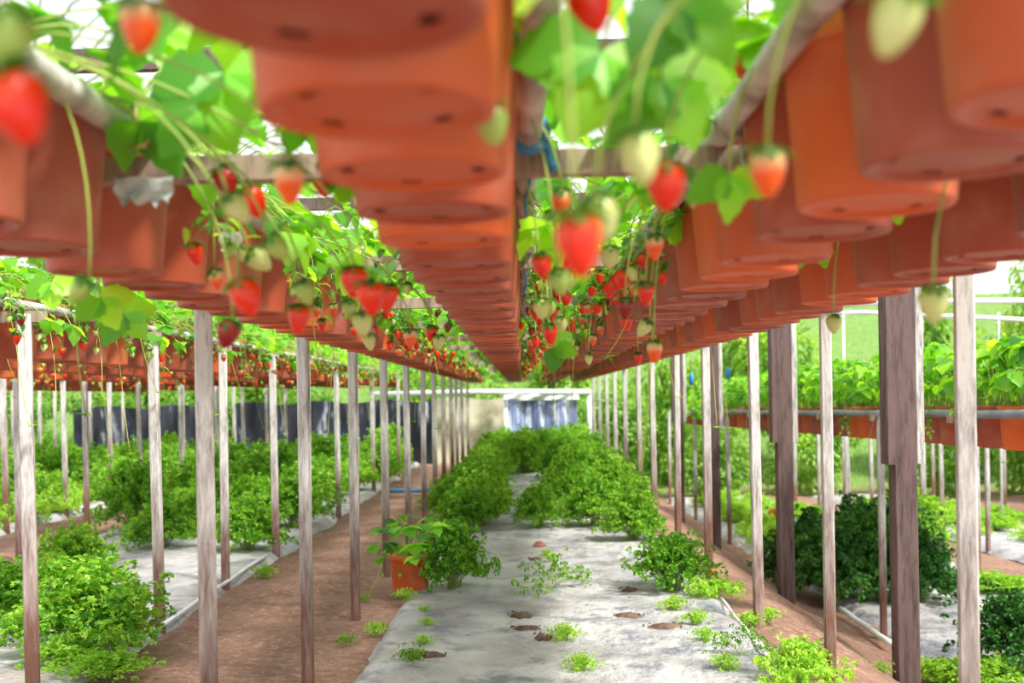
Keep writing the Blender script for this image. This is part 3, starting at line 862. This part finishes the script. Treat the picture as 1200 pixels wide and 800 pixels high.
TUFT = [parsley(16, .06, .045, M['parsley_light'], 7, 4, .0075, True), parsley(14, .07, .03, M['parsley'], 7, 4, .0075, True)]
LOW = [parsley(44, .24, .08, M['parsley_light'], 8, 5, .014, True) for _ in range(2)]
pcount = {}
def put(meshes, x, y, z, s_, sz, label, group=None, name='parsley_plant', cat='parsley', ry=None):
    o = link(name, random.choice(meshes)); o.location = (x, y, z-0.004)
    o.rotation_euler = (0, 0, random.uniform(0, 6.28)); o.scale = (s_, s_ if ry is None else ry, sz)
    return tag(o, label, cat, group)
def putpx(meshes, px, py, s_, sz, label, **k):
    p = ground_at(px, py); return put(meshes, p.x, p.y, sheet_z(p.x, p.y), s_, sz, label, **k)
putpx(PAR, 532, 690, .98, 1.25, 'curly parsley clump beside the terracotta pot on the sheet')
putpx(PAR, 548, 622, 1.2, 1.25, 'dense parsley clump behind the pot on left bed edge')
putpx(PAR, 527, 604, 1.2, 1.2, 'parsley clump second behind the ground pot at the left')
putpx(PARL, 545, 585, .9, 1.0, 'pale green parsley in the left part of the sheet')
putpx(SPARSE, 646, 690, 1.0, 1.05, 'small open parsley plant alone in mid sheet')
putpx(PAR, 632, 618, 1.05, 1.15, 'middle parsley clump standing alone behind the open one')
putpx(PARL, 628, 590, .8, 1.0, 'pale parsley clump behind the middle clump')
putpx(PAR, 700, 617, 1.45, 1.35, 'large parsley clump on the right of the sheet')
putpx(PAR, 742, 632, 1.25, 1.3, 'bushy parsley clump next to the right stakes')
putpx(PAR, 690, 592, 1.3, 1.2, 'wide parsley clump filling the right bed edge')
putpx(PAR, 732, 596, 1.4, 1.3, 'parsley clump behind the bushy right one')
putpx(PAR, 786, 690, 1.15, 1.1, 'rounded dark parsley clump beside the right stake')
putpx(PARL, 940, 806, .85, .9, 'bright parsley fronds at the bottom edge by the stake')
putpx(SPARSE, 870, 768, .6, .75, 'open parsley seedling near the lower right sheet edge')
putpx(LOW, 838, 700, .62, .8, 'low spreading parsley at the foot of right clump')
for i, (px, py, s_, k) in enumerate(((475, 703, 1.1, 0), (497, 717, .6, 1), (500, 734, .7, 0), (483, 774, 1.1, 1), (497, 757, .8, 0), (660, 748, 1.3, 0), (680, 782, 1.2, 0),
        (816, 730, 1.2, 0), (790, 713, 1.3, 0), (826, 750, 1.0, 0), (852, 786, 1.1, 0), (440, 735, 1.0, 0), (405, 745, .8, 1), (425, 697, .7, 1), (648, 660, .9, 0), (640, 650, .8, 0),
        (310, 671, 1.4, 0), (160, 745, 1.3, 0), (900, 720, 1.2, 0), (1033, 780, .9, 1), (880, 725, 1.2, 0))):
    put(TUFT[k:k+1], *(lambda p: (p.x, p.y, max(sheet_z(p.x, p.y) if any(a < p.x < b for a, b, _ in BEDS) else gz(p.x, p.y)+0.01, -9)))(ground_at(px, py)), s_*.75, s_*.75,
        ['tiny weed tuft just right of the ground pot', 'tiny dark weed tuft in the left part of sheet', 'small pale weed tuft at left above the streak', 'dark weed tuft low at left of the sheet',
         'small tuft between the two lower left tufts', 'leafy tuft beside the round soil patch', 'bright tuft at the bottom middle of the sheet', 'pale tuft near the right sheet edge', 'tuft above it beside the right soil spill',
         'small tuft right of the soil spill', 'pale tuft at the lower right of the sheet', 'weed tuft on soil against the left sheet edge', 'small dark weed on the left soil aisle', 'tiny weed at the foot of the left stake',
         'pale tuft among stones before the middle parsley', 'tiny tuft just behind the pale one in mid sheet', 'weed tuft on the left aisle by the pale pipe', 'weed beside the left bed foreground parsley',
         'weed at the foot of the right slope stake', 'tiny weed in front of the nearest brown post', 'second weed at the right slope edge'][i], name='weed_tuft', cat='weed')
# rows of parsley in the distance of every bed
def field(x0, x1, y0, y1, n, meshes, words, s0=1.1, s1=1.5, hz=1.15, light=0.0):
    pts = []; tries = 0
    while len(pts) < n and tries < 4000:
        tries += 1
        x = random.uniform(x0, x1); y = random.uniform(y0, y1)
        if all((x-a)**2+(y-b)**2 > 0.30**2 for a, b in pts): pts.append((x, y))
    pts.sort(key=lambda q: q[1]); pts = [q for q in pts if -40 < proj(q[0], q[1], gz(*q)+.15)[0] < 1240]
    for i, (x, y) in enumerate(pts):
        q = proj(x, y, gz(x, y)+.15)
        if q[0] < -40 or q[0] > 1240: continue
        lt = random.random() < light
        s_ = random.uniform(s0, s1)
        put(PARL if lt else meshes, x, y, sheet_z(x, y), s_, s_*hz*random.uniform(.85, 1.1), f'{ORD[i]} parsley plant from the front {words}', f'parsley {words}')
field(-0.5, 0.85, 14.2, 16.9, 26, PAR, 'at the far end of the centre bed', 1.3, 1.7, 1.25, 0.25)
field(-0.55, -0.3, 8.3, 14.2, 13, PAR, 'along the left edge of the centre bed far back', 1.0, 1.4, 1.2, .2)
field(0.42, 0.85, 9.2, 14.2, 20, PAR, 'along the right edge of the centre bed far back', 1.2, 1.5, 1.3, .25)
field(-3.1, -1.75, 8.6, 16.5, 46, PAR, 'at the back of the first left bed', 1.2, 1.8, 1.2, 0.25)
field(-5.6, -4.2, 8.6, 16.5, 46, PAR, 'on the second left bed', 1.2, 1.8, 1.2, 0.3)
field(-8.2, -6.8, 12.5, 16.8, 20, PAR, 'on the farthest left bed', 1.4, 2.0, 1.2, 0.2)
field(-4.5, -4.15, 7.5, 12.5, 12, LOW, 'low and pale along the second left bed', 1.1, 1.5, 1.3, 0.0)
field(2.4, 3.5, 9.4, 16.5, 18, PARL, 'at the back of the lower right bed', 1.0, 1.4, 0.8, 0.6)
field(4.5, 5.9, 9.5, 16.5, 20, PARL, 'on the farthest right bed', 1.0, 1.5, 0.8, 0.6)
# left bed foreground
LP = [(100, 762, 1.75, 1.35, PAR, 'large curly parsley bush in the left foreground'), (40, 708, 1.5, 1.3, PARL, 'pale parsley bush behind the left foreground one'), (20, 735, 1.3, 1.1, PAR, 'parsley bush cut by the left border'),
      (88, 690, 1.2, 1.3, PAR, 'feathery parsley rising behind the left foreground bush'),
      (190, 640, 1.35, 1.1, PAR, 'parsley clump on left bed behind the second stake'), (218, 622, 1.1, 1.0, PAR, 'parsley clump just behind that on left bed'),
      (290, 643, 1.4, 1.3, PAR, 'tall parsley clump by the first left bed edge'), (302, 618, 1.3, 1.4, PAR, 'parsley clump behind the tall left edge clump'), (276, 600, 1.4, 1.4, PAR, 'third parsley clump back along left bed edge'),
      (70, 778, .9, .55, PARL, 'low pale parsley in front of left foreground bush'), (125, 790, .9, .5, PARL, 'low pale parsley at the bottom left corner')]
for (px, py, s_, sz, ms, lb) in LP: putpx(ms, px, py, s_, sz, lb)
# right bed
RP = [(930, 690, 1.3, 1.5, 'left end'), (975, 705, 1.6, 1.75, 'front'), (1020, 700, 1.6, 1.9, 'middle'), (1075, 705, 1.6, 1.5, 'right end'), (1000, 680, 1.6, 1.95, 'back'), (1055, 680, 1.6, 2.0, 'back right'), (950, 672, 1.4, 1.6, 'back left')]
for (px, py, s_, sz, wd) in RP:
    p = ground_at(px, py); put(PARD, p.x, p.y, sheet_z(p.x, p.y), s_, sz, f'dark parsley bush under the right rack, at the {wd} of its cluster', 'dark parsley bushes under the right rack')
p = ground_at(1075, 650); put(PAR, p.x, p.y, sheet_z(p.x, p.y), 1.6, 2.2, 'lighter tall parsley behind the dark bushes at right')
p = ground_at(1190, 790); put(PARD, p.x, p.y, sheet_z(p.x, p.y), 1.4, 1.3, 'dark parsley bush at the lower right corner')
p = ground_at(1155, 800); put(PARL, p.x, p.y, sheet_z(p.x, p.y), 1.2, .8, 'pale parsley left of the lower right corner bush')
p = ground_at(1105, 790); put(PARL, p.x, p.y, gz(p.x, p.y), 1.0, .7, 'pale weedy parsley beside the brown post foot')
p = ground_at(1175, 695); put(PARL, p.x, p.y, sheet_z(p.x, p.y), 1.5, .8, 'bright low parsley on the right bed behind stakes')
p = ground_at(1140, 690); put(PARL, p.x, p.y, sheet_z(p.x, p.y), 1.2, .8, 'bright parsley left of the one behind right stakes')
for i, (px, py) in enumerate(((870, 610), (856, 600), (890, 630), (884, 596), (845, 585))):
    p = ground_at(px, py); put(LOW, p.x, p.y, gz(p.x, p.y)+.01, 1.3, 1.6, ['low bright weeds right of the third brown post', 'low weeds behind the third brown post', 'low weeds left of the second brown post', 'weeds before the fallen pot', 'farthest low weeds by the right slope'][i], name='weed_patch', cat='weeds')

# ------------------------------------------------------------------ pot standing on the ground, debris
p = ground_at(481, 690)
gp = (-0.585, p.y, gz(-0.585, p.y)+0.02)
r = thing('potted_strawberry', 'terracotta pot with a strawberry plant standing on the ground', 'potted plant', gp)
link('pot', POT, r)
f = link('foliage', FOL_BUSH[0], r); f.scale = (1.05, 1.05, .8)
o = link('runner', RUN[1], r); o.rotation_euler = (0, 0, 2.6); o.location = (0, 0, .15); o.scale = (1.3, 1, .5)
for a in (1.0, 2.4): add_berry(r, Vector((0.13*math.cos(a+2), -0.13, 0.12)), 'green', .7)
p = ground_at(905, 614)
r = thing('fallen_pot', 'empty terracotta pot lying on its side on the right bed', 'pot', (p.x, p.y, gz(p.x, p.y)+0.13))
c = link('pot', POT, r); c.rotation_euler = (1.4, 0, 0.7)
p = ground_at(838, 673); 
m_ = MB(); m_.lathe([(0.0, -0.001), (0.0115, -0.002), (0.0155, -0.011), (0.0108, -0.026), (0.0, -0.0362)], 12, M['b_red'])
o = m_.build('fallen_strawberry'); o.location = (p.x, p.y, sheet_z(p.x, p.y)+0.012); o.rotation_euler = (1.5, 0, 1); o.scale = (1.2,)*3
tag(o, 'ripe red strawberry fallen beside the right stake', 'strawberry')
p = ground_at(632, 640); m_ = MB()
vs = [(-.04, 0, 0), (0, -.03, 0.004), (.045, .0, 0), (.02, .03, .02), (-.02, .025, .022)]
vs += [(a, b, c-0.005) for a, b, c in vs]
m_.add(vs, [(0, 1, 2, 3, 4), (9, 8, 7, 6, 5)]+[(i, i+5, (i+1) % 5+5, (i+1) % 5) for i in range(5)], M['pot'])
o = m_.build('pot_shard'); o.location = (p.x, p.y, sheet_z(p.x, p.y)+0.008); tag(o, 'orange terracotta shard lying on the mid sheet', 'shard')

# pipes lying on the ground
def ground_pipe(a, b, r_, m, label, name='ground_pipe', n=14):
    pa, pb = ground_at(*a), ground_at(*b); m_ = MB(); pts = []
    for i in range(n+1):
        q = pa.lerp(pb, i/n); pts.append((q.x+0.003*math.sin(i), q.y, gz(q.x, q.y)+0.035+r_))
    m_.tube(pts, r_, m, 10); tag(m_.build(name), label, 'pipe')
ground_pipe((185, 738), (312, 652), .010, M['pvc'], 'white pipe lying along the edge of the left bed')
ground_pipe((985, 716), (1045, 758), .018, M['pvc'], 'white pipe lying at the edge of the right bed')
ground_pipe((5, 668), (140, 624), .016, M['pvc'], 'white pipe along the far side of the left bed')
ground_pipe((845, 702), (902, 775), .006, M['pvc'], 'thin pale pipe weighing down the right sheet edge')
ground_pipe((452, 577), (520, 577), .02, M['blue'], 'blue pipe lying across the left soil aisle')

# ------------------------------------------------------------------ fence of plastic film at the back
def film(x0, x1, y, z0, z1, m, label, amp=0.07, name='plastic_curtain'):
    m_ = MB(); n = int((x1-x0)/0.05); nv = 10; vs = []; fs = []
    for side in (0, 0.01):
        for j in range(nv+1):
            v = j/nv
            for i in range(n+1):
                x = x0+(x1-x0)*i/n
                vs.append((x+0.04*v*nz(x, v, 3, 4), y+side+amp*(0.3+v)*nz(x, v*0.5, 3.2, 8)+0.03*math.sin(x*17+v*3), z0+(z1-z0)*(1-v)-0.05*math.sin(x*3)**2*(1-v)))
    st = (nv+1)*(n+1)
    for s_ in range(2):
        for j in range(nv):
            for i in range(n):
                q = s_*st+j*(n+1)+i; f = (q, q+1, q+n+2, q+n+1); fs.append(f if s_ else f[::-1])
    m_.add(vs, fs, m); tag(m_.build(name), label, 'plastic sheet')
YB = 17.2
def zb(px, py): return at(px, py, YB).z
xA = lambda px: at(px, 460, YB).x
film(xA(592), xA(676), YB, 0.0, 1.06, M['bluefilm'], 'bluish crinkled plastic sheet hanging behind the centre bed')
film(xA(592)-0.02, xA(676)+0.02, YB-0.10, 0.95, 1.06, M['pvc'], 'pale folded plastic band over the top of the bluish sheet', 0.03, 'plastic_band')
film(xA(86), xA(255), YB, 0.0, 0.98, M['blackfilm'], 'black plastic sheet hanging behind the left beds')
film(xA(268), xA(505), YB+.2, 0.0, 1.0, M['blackfilm'], 'black plastic sheet hanging behind the aisle at left')
film(xA(508), xA(592), YB+.25, 0.0, 1.02, M['tan'], 'tan cloth sheet hanging left of the bluish plastic')
m_ = MB(); m_.tube([(xA(436), YB-0.05, 1.08), (xA(560), YB-0.05, 1.09), (xA(692), YB-0.05, 1.06)], 0.04, M['pvc'], 10)
for px in (436, 592, 690):
    m_.tube([(xA(px), YB-0.02, 0), (xA(px), YB-0.02, 1.08)], 0.035, M['pvc'], 8)
tag(m_.build('fence_rail'), 'white horizontal pipe rail closing the end of the centre aisle', 'rail')
# white pipe frame at the right in front of the trees
m_ = MB()
m_.tube([at(870, 372, 12.5), at(1010, 366, 12.2), at(1110, 370, 12), at(1230, 376, 11.8)], 0.024, M['pvc'], 10)
m_.tube([at(880, 362, 13), at(1080, 353, 12.2), at(1230, 352, 11.9)], 0.03, M['pvc'], 10)
for px in (988, 1170, 1080):
    a_ = at(px, 366, 12.15); m_.tube([a_, (a_.x, a_.y, gz(a_.x, a_.y))], 0.013, M['pvc'], 8)
tag(m_.build('pipe_frame'), 'white plastic pipe frame standing above the low right rack', 'frame')

# ------------------------------------------------------------------ trees and shrubs behind
def crown(n, R, Hh, ls, mat, blobs=9):
    m_ = MB(); B = []
    for b in range(blobs):
        a = random.uniform(0, 6.28); q = random.uniform(0, .65)*R
        B.append((Vector((q*math.cos(a), q*math.sin(a), Hh*random.uniform(.22, .85))), R*random.uniform(.35, .6)))
    for i in range(n):
        c_, r_ = random.choice(B)
        d = Vector((random.gauss(0, 1), random.gauss(0, 1), random.gauss(0, 1))).normalized()
        p_ = c_+d*r_*random.uniform(.75, 1.05)
        if p_.z < 0.02: p_.z = abs(p_.z)
        dd = (d+Vector((random.uniform(-.7, .7), random.uniform(-.7, .7), random.uniform(-.9, .3)))).normalized()
        m_.leaflet(p_, dd, Vector((0, 0, 1)), ls*random.uniform(.7, 1.3), ls*.5, mat, .3, .2, 3, 0)
    return m_.data('crown'), B
def trunk(B, Hh):
    m_ = MB()
    for c_, r_ in B:
        m_.tube(bez(Vector((0, 0, -.1)), Vector((0, 0, Hh*.3)), Vector((c_.x*.4, c_.y*.4, c_.z*.6)), c_, 6), [0.05*(1-.12*k) for k in range(7)], M['bark'], 6)
    return m_.data('trunk')
CR_ = []
for k in range(4):
    me, B = crown(3600, 1.0, 2.4, .13, M['tree']); CR_.append((me, trunk(B, 2.4)))
k = 0
LB = ['leafy green shrub', 'pale green shrub', 'dense bushy tree']
trees = []
for i in range(13): trees.append((-13.5+i*2.3+random.uniform(-.3, .3), 19.6+random.uniform(-.1, .3), random.uniform(.95, 1.2), random.uniform(1.0, 1.25)))
for i in range(5): trees.append((4.5+i*2.8+random.uniform(-.3, .3), 21.5+random.uniform(-.3, .6), random.uniform(1.1, 1.2), random.uniform(1.5, 1.9)))
for i in range(5): trees.append((-13+i*3.4, 23.8, 1.7, random.uniform(1.5, 1.8)))
for i in range(4): trees.append((8.4+random.uniform(-.2, .4), 8.5+i*2.7, 1.2, random.uniform(1.2, 1.6)))
for i in range(17):
    x = -13+i*1.6
    sm = link('shrub', CR_[(i+1) % 4][0]); sm.location = (x, 18.05, gz(x, 18.05)-.05); sm.scale = (.8, .42, .62); sm.rotation_euler = (0, 0, PI*(i % 2))
    tag(sm, f'low green shrub behind the plastic curtain, {ORD[i]} from the left', 'shrub', 'low shrubs behind the plastic curtain')
for i, (x, y, s_, h_) in enumerate(trees):
    me, tr = CR_[i % 4]; s_ *= .85
    where, c = ('behind the back curtain', i) if i < 13 else (('on the hill at right', i-13) if i < 18 else (('on the hill at left', i-18) if i < 23 else ('on the right farm border', i-23)))
    r = thing('tree', f'green tree, {ORD[c]} from the {"front" if i >= 23 else "left"} in the row {where}', 'tree', (x, y, gz(x, y)-.03), 'trees '+where)
    a = link('crown', me, r); a.scale = (s_, s_, h_); a.rotation_euler = (0, 0, random.uniform(0, 6.28))
    b = link('trunk', tr, r); b.scale = (s_, s_, h_); b.rotation_euler = a.rotation_euler

# ------------------------------------------------------------------ shelter overhead: rafters and wires
for i, (y, lb) in enumerate(((4.8, 'nearest dark roof rafter seen above the berries'), (8.4, 'second dark roof rafter from the front'), (12.0, 'farthest dark roof rafter'))):
    m_ = MB(); m_.box((0, 0, 0), (9.0, 0.05, 0.09), M['brownpost'], 0)
    m_.box((-4.35, 0, -1.25), (0.09, 0.08, 2.5), M['brownpost'], 0.004) if False else None
    o = m_.build('roof_rafter', smooth=False); o.location = (0, y, 2.45); tag(o, lb, 'rafter')
for i in range(12):
    x = -1.4+i*0.42
    m_ = MB(); m_.tube([(x, 3.4, 2.52), (x+1.0, 8.4, 2.52), (x+1.7, 12, 2.52)], 0.005, M['wire'], 4)
    tag(m_.build('roof_wire'), f'thin roof wire laid over the rafters, {ORD[i]} from the left', 'wire', 'wires over the roof rafters')
